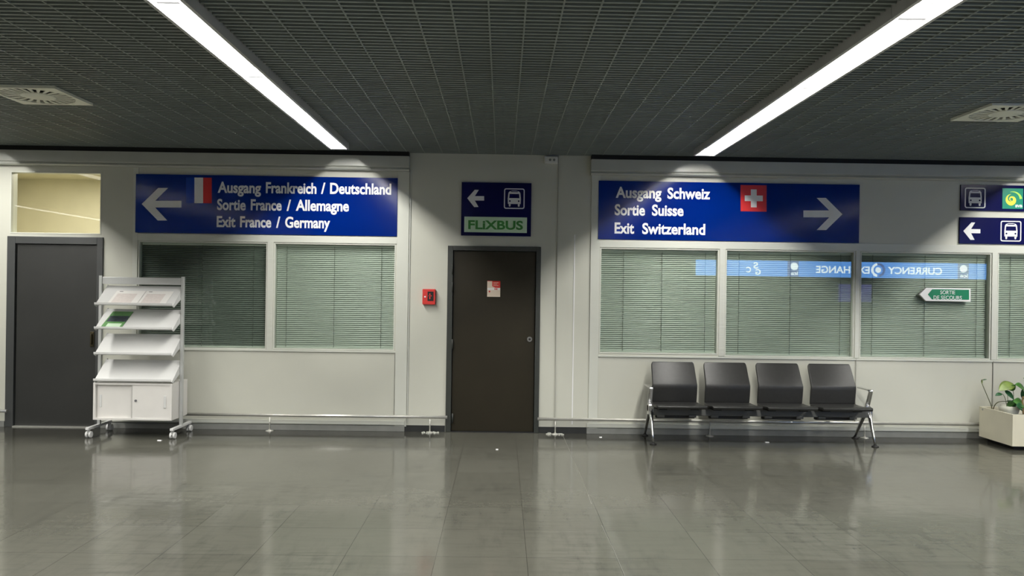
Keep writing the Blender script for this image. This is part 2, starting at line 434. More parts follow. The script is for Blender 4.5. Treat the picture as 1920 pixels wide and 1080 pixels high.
# thin joint lines between the wall panels
m = MB()
def vline(u, z0, z1, w=0.006): m.box(xz(u)-w/2, xz(u)+w/2, WALL-0.0145, WALL, z0, z1)
vline(741.5, 0.17, ZW0-0.022); vline(1043.5, 0.06, CEIL-0.002); vline(1606, 0.17, ZW0-0.022); vline(1863, 0.17, ZW0-0.022)
trim(m, 'joint', 0)
m = MB(); m.box(xz(1075), xz(1077), WALL-0.004, WALL, 0.1, W(1076, 440)[1]); trim(m, 'white', 0)
m = MB(); m.box(xz(766), xz(768), WALL-0.012, WALL, 0.1, W(767, 318)[1]); trim(m, 'cornice', 0)
# plinth and skirting along the wall foot
m = MB()
zp = W(600, 793)[1]
m.box(xz(193), xz(762), WALL-0.02, WALL, 0.0, zp-0.02); m.box(XL, xz(13), WALL-0.02, WALL, 0, zp-0.02)
m.box(xz(1103), XR-0.1, WALL-0.02, WALL, 0.0, zp-0.02)
struct(m.build('baseboard_front', 'plinth', bevel=0.002))
m = MB()
m.box(xz(193), xz(762), WALL-0.028, WALL, zp-0.008, zp+0.035); m.box(xz(1103), XR-0.1, WALL-0.028, WALL, zp-0.008, zp+0.035)
trim(m, 'panel')
m = MB()
zs = W(800, 797.5)[1]
m.box(xz(762)+0.002, xz(837.5), WALL-0.008, WALL, 0.0, zs); m.box(xz(1012), xz(1103)-0.002, WALL-0.008, WALL, 0, zs)
struct(m.build('baseboard_middle', 'skirt'))

# cornice boxes over the two partition bays, dark gap above them
def cornice(u0, u1, um, vt, vm_, vb):
    yc = WALL - 0.10
    x0, x1 = (XL if u0 is None else W(u0, 300, yc)[0]), (XR-0.1 if u1 is None else W(u1, 300, yc)[0])
    z0, z1, zl = W(um, vb, yc)[1], W(um, vt, yc)[1], W(um, vm_, yc)[1]
    tn[0] += 1
    o = struct(MB().prism_x([(yc,zl),(yc,z1),(WALL,z1),(WALL,z0),(yc+0.03,z0),(yc+0.012,z0+0.012),(yc+0.03,zl-0.006)], x0, x1).build('trim_%d' % tn[0], 'cornice', bevel=0.002))
    MB().box(x0+0.004, x1-0.004, yc+0.008, WALL, z1, CEIL).build('shadow_gap', 'black', o)
cornice(None, 767, 480, 288, 308, 315)
cornice(1109, None, 1500, 304.5, 325.5, 332.5)

# doors
def make_door(num, key, leaf_px, mf, ml, name_leaf='door_leaf'):
    x0, x1, z0, z1 = OPEN[key]; z0 = 0
    d = sempty('door_%d' % num, ((x0+x1)/2, WALL, 0))
    lx0, lx1, lz0, lz1 = WR(*leaf_px); lz0 = 0.012
    fr = MB(); yf = WALL-0.02
    fr.box(x0, lx0, yf, WALL+0.10, 0, z1); fr.box(lx1, x1, yf, WALL+0.10, 0, z1); fr.box(lx0, lx1, yf, WALL+0.10, lz1, z1)
    fr.build('door_frame', mf, d, bevel=0.003)
    st = MB(); st.box(lx0, lx1, WALL+0.07, WALL+0.11, 0.0, lz1); st.build('rebate', 'black', d)
    leaf = MB().box(lx0+0.006, lx1-0.006, WALL+0.012, WALL+0.055, lz0, lz1-0.006).build('door_leaf', ml, d, bevel=0.002)
    return d, leaf, lx0, lx1, lz1
d1, leaf1, a0, a1, a2 = make_door(1, 'door_l', (28, 457.5, 181, 799), 'door_lf', 'door_l')
# recessed pull of the left door
hx, hz = W(172, 636)
h = MB().box(hx-0.022, hx+0.022, WALL+0.002, WALL+0.012, hz-0.085, hz+0.085).build('pull_handle', 'brass', d1, bevel=0.004)
MB().box(hx-0.008, hx+0.008, WALL-0.024, WALL+0.002, hz-0.06, hz+0.06).build('grip', 'brass', h, bevel=0.004)
MB().box(a0, a1, WALL-0.03, WALL+0.06, 0, 0.011).build('threshold', 'steel', d1)
d2, leaf2, b0, b1, b2 = make_door(2, 'door_m', (847.5, 470.5, 1003, 811), 'door_mf', 'door_m')
for v in (505, 538, 645, 784):
    hx, hz = W(848.5, v)
    MB().cyl((hx, WALL-0.024, hz-0.055), (hx, WALL-0.024, hz+0.055), 0.009, 10).build('hinge', 'door_mf', d2, smooth=True)
hx, hz = W(993, 636)
lk = MB().cyl((hx, WALL-0.006, hz), (hx, WALL+0.013, hz), 0.029, 24).build('lock_rose', 'chrome', d2, smooth=True)
MB().cyl((hx, WALL-0.012, hz), (hx, WALL-0.004, hz), 0.012, 16).build('key_cylinder', 'black', lk, smooth=True)
MB().box(b0, b1, WALL-0.02, WALL+0.06, 0, 0.010).build('threshold', 'black', d2)

# windows: frame, pane
def make_window(n, key, glass='glass', deep=0.05):
    x0, x1, z0, z1 = OPEN[key]
    w = sempty('window_%d' % n, ((x0+x1)/2, WALL, z0))
    f = MB(); g = 0.014
    for q in ((x0, x0+g, z0, z1), (x1-g, x1, z0, z1), (x0+g, x1-g, z0, z0+g), (x0+g, x1-g, z1-g, z1)):
        f.box(q[0], q[1], WALL-0.004, WALL+WT, q[2], q[3])
    f.build('window_frame', 'panel', w, bevel=0.002)
    MB().box(x0+g, x1-g, WALL+0.030, WALL+0.036, z0+g, z1-g).build('glass_pane', glass, w)
    return w
for i, k in enumerate(('wa', 'wb', 'wc', 'wd', 'we', 'wf')): make_window(i+1, k)
make_window(7, 'transom', 'glass_clear')

# rooms behind
def room_box(name, x0, x1, y0, y1, z0, z1, m):
    b = MB()
    b.box(x0, x1, y1, y1+0.05, z0, z1); b.box(x0-0.05, x0, y0, y1+0.05, z0, z1); b.box(x1, x1+0.05, y0, y1+0.05, z0, z1)
    b.box(x0-0.05, x1+0.05, y0, y1+0.05, z1, z1+0.05); b.box(x0-0.05, x1+0.05, y0, y1+0.05, z0-0.05, z0)
    return struct(b.build(name, m))
yr = WALL + WT + 0.002
room_box('wall_office_left', OPEN['wa'][0]-0.25, OPEN['wb'][1]+0.3, yr, yr+2.5, 0, 3.3, 'inner')
room_box('wall_office_right', OPEN['wc'][0]-0.2, OPEN['wf'][1]+0.3, yr, yr+2.5, 0, 3.3, 'inner')
room_box('wall_passage', OPEN['transom'][0]-1.2, OPEN['transom'][1]+0.22, yr, yr+2.0, 0, 3.05, 'warm')
la = bpy.data.lights.new('passage_lamp', 'AREA'); la.shape = 'RECTANGLE'; la.size = 1.2; la.size_y = 0.3; la.energy = ROOM_W; la.color = (1.0, 0.95, 0.82)
lo = bpy.data.objects.new('passage_lamp', la); C.objects.link(lo); lo.location = ((OPEN['transom'][0]+OPEN['transom'][1])/2 - 0.3, yr+0.75, 3.03)

# hall behind the camera
struct(MB().box(XL, XR, YB-0.1, YB, 0, CEIL+0.3).build('wall_back', 'hall'))
struct(MB().box(XL-0.1, XL, YB, WALL+0.1, 0, CEIL+0.3).build('wall_left', 'hall'))
struct(MB().box(XR, XR+0.1, YB, WALL+0.1, 0, CEIL+0.3).build('wall_right', 'hall'))

# ------------------------------------------------------------------ venetian blinds
def make_blind(key, label, cords, tilt, m, pitch=0.0225):
    x0, x1, z0, z1 = OPEN[key]; x0 += 0.018; x1 -= 0.018; z0 += 0.016; z1 -= 0.016
    yb = WALL + 0.072
    t = thing('venetian_blind', label, 'blind', ((x0+x1)/2, yb, z0), 'venetian blinds behind the windows')
    MB().box(x0, x1, yb-0.014, yb+0.014, z1-0.026, z1).build('headrail', 'socket', t, bevel=0.002)
    MB().box(x0, x1, yb-0.012, yb+0.012, z0, z0+0.016).build('bottom_rail', 'socket', t, bevel=0.002)
    s = MB(); n = int((z1-0.03-z0-0.026)/pitch)+1; ca, sa = math.cos(tilt), math.sin(tilt); hw = 0.0128
    for i in range(n):
        zc = z0 + 0.03 + i*pitch
        # a slightly crowned slat: three strips across
        pr = [(-hw, 0), (-hw*0.4, 0.0022), (hw*0.4, 0.0022), (hw, 0)]
        pts = [(yb + a*ca - b*sa, zc + a*sa + b*ca) for a, b in pr]
        low = [(yy+0.0004, zz-0.0006) for yy, zz in pts]
        s.prism_x(pts + low[::-1], x0, x1)
    s.build('slats', m, t)
    for u in cords:
        cx = W(u, 560, yb)[0]
        MB().box(cx-0.002, cx+0.002, yb-0.019, yb-0.016, z0+0.01, z1-0.02).build('ladder_cord', 'cordm', t)
    return t
T0 = math.radians(55)
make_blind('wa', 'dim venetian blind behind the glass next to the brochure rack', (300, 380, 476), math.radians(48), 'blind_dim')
make_blind('wb', 'brighter venetian blind beneath the Germany end of the long blue sign', (538, 627, 715), T0, 'blind')
make_blind('wc', 'venetian blind in the window above the first two black seats from the left', (1168, 1240, 1321), T0, 'blind')
make_blind('wd', 'venetian blind behind the glass reflecting the word EXCHANGE above the two right seats', (1384, 1480, 1574), T0, 'blind')
make_blind('we', 'venetian blind behind the green emergency exit arrow', (1634, 1732, 1829), T0, 'blind')
make_blind('wf', 'venetian blind in the partly seen window above the planter', (1892, 1990, 2080), T0, 'blind')

# ------------------------------------------------------------------ signs
def panel(t, u0, v0, u1, v1, m, y1=WALL, th=0.022, name='panel'):
    x0, x1, z0, z1 = WR(u0, v0, u1, v1, y1-th)
    MB().box(x0, x1, y1-th, y1-0.0005, z0, z1).build(name, m, t, bevel=0.002)
    return y1-th
def sign_thing(name, label, cat, u, v, group=None):
    x, z = W(u, v); return thing(name, label, cat, (x, WALL, z), group)
def lines(t, rows, ox, oy, k, y, m, capk, bold=0.028, spw=1.15, name='lettering'):
    for s, a, b, base in rows:
        um = ox + (a+b)/2/k; vb = oy + base/k
        x0 = W(ox+a/k, vb, y)[0]; x1 = W(ox+b/k, vb, y)[0]; zb = W(um, vb, y)[1]
        cap = (W(um, vb-capk/k, y)[1] - zb)
        mb = MB(); put_text(mb, s, x0, x1, zb, cap, y, 0.002, bold=bold, spw=spw); mb.build(name, m, t)

t = sign_thing('direction_sign', 'long blue sign pointing left to the France and Germany exit', 'sign', 500, 440)
yf = panel(t, 254, 330, 745, 439.5, 'blue')
K = (230, 300, 3.49)
MB().prism(px_poly([(385,267),(213,267),(297,183),(233,183),(125,288),(230,396),(292,396),(213,311),(385,311)], *K, yf), yf-0.002, yf).build('arrow', 'white', t)
fl = MB().prism(px_poly([(415,114),(470,115),(470,282),(415,281)], *K, yf), yf-0.002, yf).build('flag', 'blue_l', t)
MB().prism(px_poly([(470,115),(527,115.5),(527,282.5),(470,282)], *K, yf), yf-0.002, yf).build('white_stripe', 'white', fl)
MB().prism(px_poly([(527,115.5),(583,116),(583,283.5),(527,282.5)], *K, yf), yf-0.002, yf).build('red_stripe', 'red', fl)
lines(t, [('Ausgang', 622, 905, 214), ('Frankreich', 937, 1268, 217), ('/', 1298, 1326, 219), ('Deutschland', 1357, 1757, 222),
    ('Sortie', 618, 805, 326), ('France', 838, 1040, 328), ('/', 1073, 1101, 330), ('Allemagne', 1133, 1480, 332),
    ('Exit', 615, 738, 437), ('France', 768, 972, 439), ('/', 1004, 1031, 441), ('Germany', 1063, 1357, 443)], *K, yf, 'white', 69)

t = sign_thing('direction_sign', 'long blue sign pointing right to the Switzerland exit', 'sign', 1366, 452)
yf = panel(t, 1122, 342.5, 1611.5, 452, 'blue')
K = (1090, 280, 3.49)
MB().prism(px_poly([(1453,400),(1622,400),(1540,318),(1600,318),(1708,425),(1602,528),(1540,528),(1622,445),(1453,445)], *K, yf), yf-0.002, yf).build('arrow', 'white', t)
fl = MB().prism(px_poly([(1042,233),(1212,235.5),(1212,408),(1042,405.5)], *K, yf), yf-0.002, yf).build('flag', 'red', t)
cr = [(1109,262),(1147,262.5),(1147,302.5),(1187,303),(1187,340),(1147,339.5),(1147,380),(1109,379.5),(1109,339),(1069,338.5),(1069,301.5),(1109,302)]
MB().prism(px_poly(cr, *K, yf), yf-0.004, yf-0.002).build('white_cross', 'white', fl)
lines(t, [('Ausgang', 225, 524, 317), ('Schweiz', 563, 842, 323), ('Sortie', 218, 416, 430), ('Suisse', 462, 668, 433), ('Exit', 217, 345, 549), ('Switzerland', 398, 810, 555)], *K, yf, 'white', 69, spw=1.5)

def bus(t, u0, v0, u1, v1, y, field):
    x0, x1, z0, z1 = WR(u0, v0, u1, v1, y); w = x1-x0; h = z1-z0
    P = lambda pts: [(x0+a*w, z1-b*h) for a, b in pts]
    mb = MB(); ring(mb, rrect(x0, x1, z0, z1, 0.1*w), rrect(x0+0.05*w, x1-0.05*w, z0+0.05*h, z1-0.05*h, 0.06*w), y-0.002, y)
    o = mb.build('pictogram_frame', 'white', t)
    body = MB().prism(P([(0.19,0.76),(0.18,0.5),(0.21,0.22),(0.27,0.15),(0.40,0.115),(0.60,0.115),(0.73,0.15),(0.79,0.22),(0.82,0.5),(0.81,0.76)]), y-0.002, y)
    for a in (0.235, 0.675): body.prism(P([(a,0.74),(a,0.84),(a+0.02,0.89),(a+0.07,0.89),(a+0.09,0.84),(a+0.09,0.74)]), y-0.002, y)
    bo = body.build('bus_symbol', 'white', t)
    win = MB().prism(P([(0.25,0.475),(0.27,0.27),(0.73,0.27),(0.75,0.475)]), y-0.004, y-0.002)
    win.prism(P([(0.32,0.16),(0.36,0.145),(0.64,0.145),(0.68,0.16),(0.66,0.185),(0.34,0.185)]), y-0.004, y-0.002)
    for cx in (0.285, 0.715): win.prism(P([(cx+0.042*math.cos(i*math.pi/6), 0.62+0.042*math.sin(i*math.pi/6)) for i in range(12)]), y-0.004, y-0.002)
    win.build('bus_windows', field, bo)

t = sign_thing('bus_sign', 'square navy FLiXBUS sign with arrow and bus symbol above the brown door', 'sign', 930, 443)
yf = panel(t, 865, 342.5, 996, 442.5, 'navy')
K = (740, 270, 3.6)
MB().prism(px_poly([(604,352),(541,352),(568,310),(541,309),(490,366),(537,426),(566,425),(541,382),(604,382)], *K, yf), yf-0.002, yf).build('arrow', 'white', t)
bus(t, 740+738/3.6, 270+300/3.6, 740+877/3.6, 270+438/3.6, yf, 'navy')
x0, x1, z0, z1 = WR(870.5, 407, 988, 436, yf)
pl = MB().box(x0, x1, yf-0.004, yf, z0, z1).build('name_plate', 'mint', t)
mb = MB(); zb = W(930, 270+575/3.6, yf)[1]
put_text(mb, 'FLiXBUS', W(740+497/3.6, 420, yf)[0], W(740+866/3.6, 420, yf)[0], zb, W(930, 270+518/3.6, yf)[1]-zb, yf-0.004, 0.002, bold=0.03)
mb.build('lettering', 'flix', pl)

K = (1600, 280, 3.6)
t = sign_thing('bus_sign', 'upper navy bus sign at the right edge with green square emblem', 'sign', 1890, 396)
yf = panel(t, 1801.5, 347.5, 1990, 396, 'navy')
bus(t, 1600+752/3.6, 280+259/3.6, 1600+892/3.6, 280+397/3.6, yf, 'navy')
x0, x1, z0, z1 = WR(1600+1005/3.6, 280+264/3.6, 1600+1145/3.6, 280+402/3.6, yf)
em = MB().box(x0, x1, yf-0.003, yf, z0, z1).build('emblem', 'teal', t)
w = x1-x0
def swirl(c, r0, r1, a0, a1, w0, w1, n=26):
    o, i_ = [], []
    for k in range(n+1):
        s = k/n; a = math.radians(a0+(a1-a0)*s); r = r0+(r1-r0)*s; h = (w0+(w1-w0)*s)/2
        o.append((c[0]+(r+h)*math.cos(a), c[1]+(r+h)*math.sin(a))); i_.append((c[0]+(r-h)*math.cos(a), c[1]+(r-h)*math.sin(a)))
    return o, i_
def strip_prism(mb, o, i_, y0, y1):
    for k in range(len(o)-1): mb.prism([o[k], o[k+1], i_[k+1], i_[k]], y0, y1)
mb = MB(); c = (x0+0.43*w, z0+0.45*w)
strip_prism(mb, *swirl(c, 0.25*w, 0.19*w, 95, 270, 0.015*w, 0.22*w), yf-0.0050, yf-0.003)
strip_prism(mb, *swirl(c, 0.19*w, 0.12*w, 270, 430, 0.22*w, 0.08*w), yf-0.0051, yf-0.003)
strip_prism(mb, *swirl(c, 0.12*w, 0.05*w, 430, 640, 0.08*w, 0.03*w), yf-0.0052, yf-0.003)
mb.build('yellow_curl', 'yellow', em)
mb = MB(); strip_prism(mb, *swirl((x0+0.50*w, z0+0.40*w), 0.42*w, 0.40*w, 108, 12, 0.015*w, 0.13*w), yf-0.005, yf-0.003)
mb.build('lime_arc', 'lime', em)
mb = MB(); put_text(mb, 'BVB', x0+0.63*w, x0+0.96*w, z0+0.08*w, 0.12*w, yf-0.003, 0.002, bold=0.03); mb.build('lettering', 'white', em)

t = sign_thing('bus_sign', 'lower navy bus sign at the right edge with white arrow', 'sign', 1890, 458)
yf = panel(t, 1799.5, 408.5, 1988, 458, 'navy')
MB().prism(px_poly([(857,539),(794,538),(822,494),(797,493),(742,551),(790,611),(818,611),(794,566),(857,567)], *K, yf), yf-0.002, yf).build('arrow', 'white', t)
bus(t, 1600+993/3.6, 280+483/3.6, 1600+1133/3.6, 280+622/3.6, yf, 'navy')

# emergency exit arrow stuck on the glass
ye = WALL + 0.030
K = (1280, 460, 3.0)
x, z = W(1775, 567, ye)
t = thing('exit_arrow_sign', 'small green emergency exit arrow sign fixed to the window glass', 'sign', (x, ye, z))
MB().prism(px_poly([(1333,275),(1370,239),(1620,242.5),(1620,317.5),(1368,313)], *K, ye-0.03), ye-0.03, ye-0.001).build('backing_plate', 'white', t, bevel=0.002)
MB().prism(px_poly([(1380,276),(1404,247),(1611,250),(1611,306),(1403,304)], *K, ye-0.032), ye-0.032, ye-0.030).build('green_face', 'green_sign', t)
lines(t, [('SORTIE', 1449, 1532, 275), ('DE SECOURS', 1411, 1570, 304.5)], *K, ye-0.032, 'white', 21, bold=0.006, spw=1.0)

# ------------------------------------------------------------------ linear luminaires
MOD = 1.45
def make_lum(y1, x0, x1, n=1):
    zb = CEIL - 0.055                  # opening
    xc = (x0+x1)/2
    zt = zb + 0.80*((x1-x0)/2 + 0.004) # height of the tube above the opening: the side plates cut its light off at about 55 degrees
    t = thing('linear_luminaire', '', 'ceiling light', (xc, y1, CEIL))
    h = MB()
    ya, yb = y1-MOD*n+0.003, y1-0.003; zh = zt+0.02
    h.box(x0-0.026, x0-0.004, ya, yb, zb-0.004, zh); h.box(x1+0.004, x1+0.026, ya, yb, zb-0.004, zh)
    h.box(x0-0.004, x1+0.004, ya, ya+0.004, zb+0.012, zh); h.box(x0-0.004, x1+0.004, yb-0.004, yb, zb-0.002, zh)
    h.box(x0-0.026, x1+0.026, ya, yb, zh, zh+0.004)
    h.build('housing', 'housing', t)
    MB().box(x0-0.004, x1+0.004, ya+0.004, yb-0.004, zt+0.004, zt+0.014).build('diffuser', 'diffuser', t)
    if n == 1: MB().box(x0+0.02, x1-0.02, ya+0.004, ya+0.030, zb+0.001, zb+0.003).build('end_clip', 'clip', t)
    la = bpy.data.lights.new('lamp', 'AREA'); la.shape = 'RECTANGLE'; la.size = 0.035; la.size_y = MOD*n-0.04
    la.energy = STRIP_W*n; la.color = (1.0, 0.98, 0.92)
    lo = bpy.data.objects.new('lamp', la); C.objects.link(lo); lo.parent = t
    lo.location = (0, -MOD*n/2, zt-CEIL)
    return t
ORD = ['nearest the wall', 'second from the wall', 'third from the wall', 'fourth from the wall', 'fifth from the wall', 'sixth from the wall', 'seventh from the wall', 'eighth from the wall', 'ninth from the wall', 'tenth from the wall']
for side, xa, xb, y1 in (('left', *ROWS['left'], 8.48), ('right', *ROWS['right'], 8.52)):
    proto = make_lum(y1, xa, xb)
    for i in range(10):
        o = proto if i == 0 else copy_tree(proto)
        o.location.y = y1 - MOD*i
        o['label'] = 'glowing ceiling light segment of the %s row, %s' % (side, ORD[i])
        o['group'] = 'ceiling light segments of the %s row' % side
# the neighbouring rows of the same hall, outside the picture's edges
for xk, lab in (('a', 'continuous ceiling light row just beyond the left edge'), ('b', 'continuous ceiling light row far to the left'),
                 ('c', 'continuous ceiling light row just beyond the right edge'), ('d', 'continuous ceiling light row far to the right')):
    o = make_lum(8.5, *ROWS[xk], 10)
    o['label'] = lab; o['group'] = 'ceiling light rows beyond the picture'

# ------------------------------------------------------------------ swirl diffusers
def make_vent(x0, y0, label, s=0.58):
    cx, cy = x0+s/2, y0+s/2; zb = CEIL-0.020
    t = thing('swirl_air_diffuser', label, 'air vent', (cx, cy, CEIL), 'square swirl air diffusers')
    R, r = s*0.455, s*0.225
    N = 48
    sq = []
    for k in range(N):
        a = 2*math.pi*k/N; c, d = math.cos(a), math.sin(a); q = (s/2)/max(abs(c), abs(d)); sq.append((cx+q*c, cy+q*d))
    ci = [(cx+R*math.cos(2*math.pi*k/N), cy+R*math.sin(2*math.pi*k/N)) for k in range(N)]
    v = [(x,y,zb) for x,y in sq] + [(x,y,zb) for x,y in ci] + [(x,y,CEIL) for x,y in sq] + [(x,y,CEIL) for x,y in ci]
    f = []
    for i in range(N):
        j = (i+1) % N
        f += [(i,j,N+j,N+i), (2*N+i,3*N+i,3*N+j,2*N+j), (i,2*N+i,2*N+j,j), (N+i,N+j,3*N+j,3*N+i)]
    MB().add(v, f).build('face_plate', 'vent', t)
    b = MB(); nb = 24
    for k in range(nb):
        a = 2*math.pi*k/nb; d = Vector((math.cos(a), math.sin(a), 0)); e = Vector((-math.sin(a), math.cos(a), 0))
        c0 = Vector((cx, cy, zb+0.004))
        def pt(rad, off, z): return tuple(c0 + d*rad + e*off + Vector((0,0,z)))
        w0, w1 = r*math.tan(math.pi/nb)*0.45, R*math.tan(math.pi/nb)*0.45
        vs = [pt(r*0.98,-w0,0), pt(R*1.01,-w1,0), pt(R*1.01,w1,0), pt(r*0.98,w0,0), pt(r*0.98,-w0,0.006), pt(R*1.01,-w1,0.006), pt(R*1.01,w1,0.006), pt(r*0.98,w0,0.006)]
        b.add(vs, [(0,1,2,3),(7,6,5,4),(0,4,5,1),(1,5,6,2),(2,6,7,3),(3,7,4,0)])
    b.build('blade_ring', 'vent', t)
    MB().lathe([(r, 0.008), (r, -0.004), (r*0.9, -0.008), (0.02, -0.012)], (cx, cy, zb+0.004), 32).build('centre_disc', 'vent', t, smooth=True)
    MB().box(cx-s/2+0.01, cx+s/2-0.01, cy-s/2+0.01, cy+s/2-0.01, CEIL-0.0015, CEIL-0.0005).build('dark_box', 'black', t)
make_vent(-4.05, 6.17, 'square swirl air diffuser in the ceiling at the left edge')
make_vent(3.82, 6.20, 'square swirl air diffuser in the ceiling at the right edge')

# small socket box under the ceiling
x0, x1, z0, z1 = WR(1021, 293, 1046, 306.5, WALL-0.05)
t = thing('junction_box', 'small white junction box under the ceiling right of the brown door', 'junction box', ((x0+x1)/2, WALL, z0))
MB().box(x0, x1, WALL-0.05, WALL, z0, z1).build('case', 'socket', t, bevel=0.006)
for q in (0.42, 0.72):
    xx = x0+(x1-x0)*q; zz = (z0+z1)/2
    MB().cyl((xx, WALL-0.053, zz), (xx, WALL-0.05, zz), 0.014, 16).build('knockout', 'plinth', t)

# fire alarm
x0, x1, z0, z1 = WR(792, 542, 816, 571, WALL-0.06)
t = thing('fire_alarm_box', 'red fire alarm box on the pale wall left of the brown door', 'fire alarm', ((x0+x1)/2, WALL, z0))
MB().box(x0, x1, WALL-0.06, WALL, z0, z1).build('housing', 'red_box', t, bevel=0.006)
wx0, wx1, wz0, wz1 = x0+0.4*(x1-x0), x1-0.14*(x1-x0), z0+0.24*(z1-z0), z1-0.16*(z1-z0)
wn = MB().box(wx0, wx1, WALL-0.064, WALL-0.06, wz0, wz1).build('dark_window', 'black', t)
m = MB(); m.box(wx0+0.012, wx1-0.02, WALL-0.066, WALL-0.064, wz0+0.05, wz0+0.062); m.box(wx0+0.02, wx0+0.032, WALL-0.066, WALL-0.064, wz0+0.02, wz1-0.02)
m.build('red_symbol', 'red_box', wn)
MB().cyl((x0+0.03, WALL-0.064, (z0+z1)/2), (x0+0.03, WALL-0.06, (z0+z1)/2), 0.009, 12).build('white_button', 'white', t)

# notice on the brown door
yn = WALL + 0.012
x0, x1, z0, z1 = WR(913.5, 526.5, 938, 556.5, yn)
t = thing('door_notice', 'red and cream paper notice taped to the brown door', 'notice', ((x0+x1)/2, yn, z0))
w, h = x1-x0, z1-z0
MB().box(x0, x1, yn-0.002, yn, z0, z1).build('paper', 'peach', t)
mb = MB(); mb.prism([(x0+0.38*w, z1), (x1, z1), (x1, z0+0.56*h), (x0+0.62*w, z0+0.56*h), (x0+0.38*w, z0+0.66*h)], yn-0.0026, yn-0.002); mb.box(x0, x1, yn-0.0026, yn-0.002, z1-0.03*h, z1)
rp = mb.build('red_block', 'red_box', t)
mb = MB()
for r_ in range(3): mb.box(x0+0.46*w, x0+(0.86-0.1*(r_ % 2))*w, yn-0.003, yn-0.0026, z1-(0.13+0.09*r_)*h, z1-(0.10+0.09*r_)*h)
mb.build('print_lines', 'peach', rp)
mb = MB(); mb.box(x0+0.02*w, x1-0.02*w, yn-0.0026, yn-0.002, z0+0.42*h, z0+0.56*h); mb.build('white_band', 'paper', t)
mb = MB(); mb.box(x0+0.56*w, x0+0.64*w, yn-0.003, yn-0.0026, z0+0.44*h, z0+0.53*h); mb.box(x0+0.68*w, x0+0.78*w, yn-0.003, yn-0.0026, z0+0.44*h, z0+0.53*h)
mb.cyl((x0+0.18*w, yn-0.003, z0+0.33*h), (x0+0.18*w, yn-0.002, z0+0.33*h), 0.01, 12); mb.build('print_marks', 'red', t)

# ------------------------------------------------------------------ bumper rails
def rail(name, label, u0, v0, u1, v1, posts, wall_posts=(), ends=True):
    yr_ = WALL - 0.085
    p0 = W(u0, v0, yr_); p1 = W(u1, v1, yr_); z = (p0[1]+p1[1])/2
    t = thing(name, label, 'rail', ((p0[0]+p1[0])/2, yr_, 0), 'steel bumper rails along the wall')
    tube = MB().cyl((p0[0], yr_, z), (p1[0], yr_, z), 0.0175, 16).build('tube', 'steel', t, smooth=True)
    for u in posts:
        x = W(u, 800, yr_)[0]
        ps = MB().cyl((x, yr_, 0.012), (x, yr_, z-0.016), 0.0075, 12).build('post', 'steel', t, smooth=True)
        MB().lathe([(0.045, 0), (0.042, 0.007), (0.018, 0.012), (0.010, 0.02)], (x, yr_, 0), 20).build('floor_flange', 'steel', ps, smooth=True)
    return t
rail('bumper_rail', 'short stub of steel rail left of the charcoal door', -150, 768.5, 13, 771, (-60,))
rail('bumper_rail', 'steel bumper rail between the brochure rack and the brown door', 335, 776, 838.5, 782.5, (505.5, 806))
rail('bumper_rail', 'long steel bumper rail passing behind the black bench', 1008, 783.5, 1990, 799.5, (1041, 1331, 1621, 1910))
# crumbled screed at two posts
for u, lab in ((806, 'crumbled screed round the rail post left of the brown door'), (1041, 'crumbled screed round the rail post right of the brown door')):
    x = W(u, 808, WALL-0.085)[0]; mb = MB()
    for k in range(16):
        a = random.uniform(0, 6.28); r_ = random.uniform(0.052, 0.10); s = random.uniform(0.006, 0.016)
        c = Vector((x+r_*math.cos(a)*1.1, WALL-0.085+0.55*r_*math.sin(a), s*0.4))
        q = Matrix.Rotation(random.uniform(0, 3), 3, 'Z')
        mb.obox(c, q @ Vector((1,0,0)), q @ Vector((0,1,0)), Vector((0,0,1)), s, s*0.7, s*0.4)
    o = tag(mb.build('screed_crumbs', 'panel'), lab, 'rubble'); o['kind'] = 'stuff'

# ------------------------------------------------------------------ bench
BX0, BX1 = 1.62, 3.985
t = thing('beam_seat_bench', 'row of four joined black waiting seats with aluminium legs and armrests', 'bench', ((BX0+BX1)/2, 8.6, 0))
def sheet(prof, hws, thick, xc, axis_off):
    # prof: list of (y, z); normal offset gives the back face
    mb = MB(); n = len(prof); v = []
    for i, (yy, zz) in enumerate(prof):
        a = prof[max(i-1, 0)]; b = prof[min(i+1, n-1)]
        d = Vector((b[0]-a[0], b[1]-a[1])).normalized(); nr = Vector((-d.y, d.x)) * axis_off
        th = thick if not isinstance(thick, list) else thick[i]
        hw = hws[i]
        v += [(xc-hw, yy, zz), (xc+hw, yy, zz), (xc+hw, yy+nr.x*th, zz+nr.y*th), (xc-hw, yy+nr.x*th, zz+nr.y*th)]
    f = [(0,3,2,1)]
    for i in range(n-1):
        for k in range(4): f.append((i*4+k, i*4+(k+1)%4, (i+1)*4+(k+1)%4, (i+1)*4+k))
    f.append(tuple((n-1)*4+k for k in range(4)))
    mb.add(v, f); return mb
backp = [(8.668,0.402),(8.662,0.44),(8.652,0.50),(8.642,0.565),(8.638,0.600),(8.646,0.622),(8.676,0.67),(8.714,0.73),(8.749,0.785),(8.770,0.820),(8.780,0.838),(8.786,0.846)]
backw = [0.243,0.245,0.246,0.246,0.245,0.243,0.241,0.239,0.238,0.235,0.229,0.218]
seatp = [(8.66,0.418),(8.60,0.412),(8.50,0.413),(8.42,0.421),(8.34,0.430),(8.29,0.432),(8.262,0.422)]
seatw = [0.250,0.262,0.268,0.270,0.270,0.268,0.258]
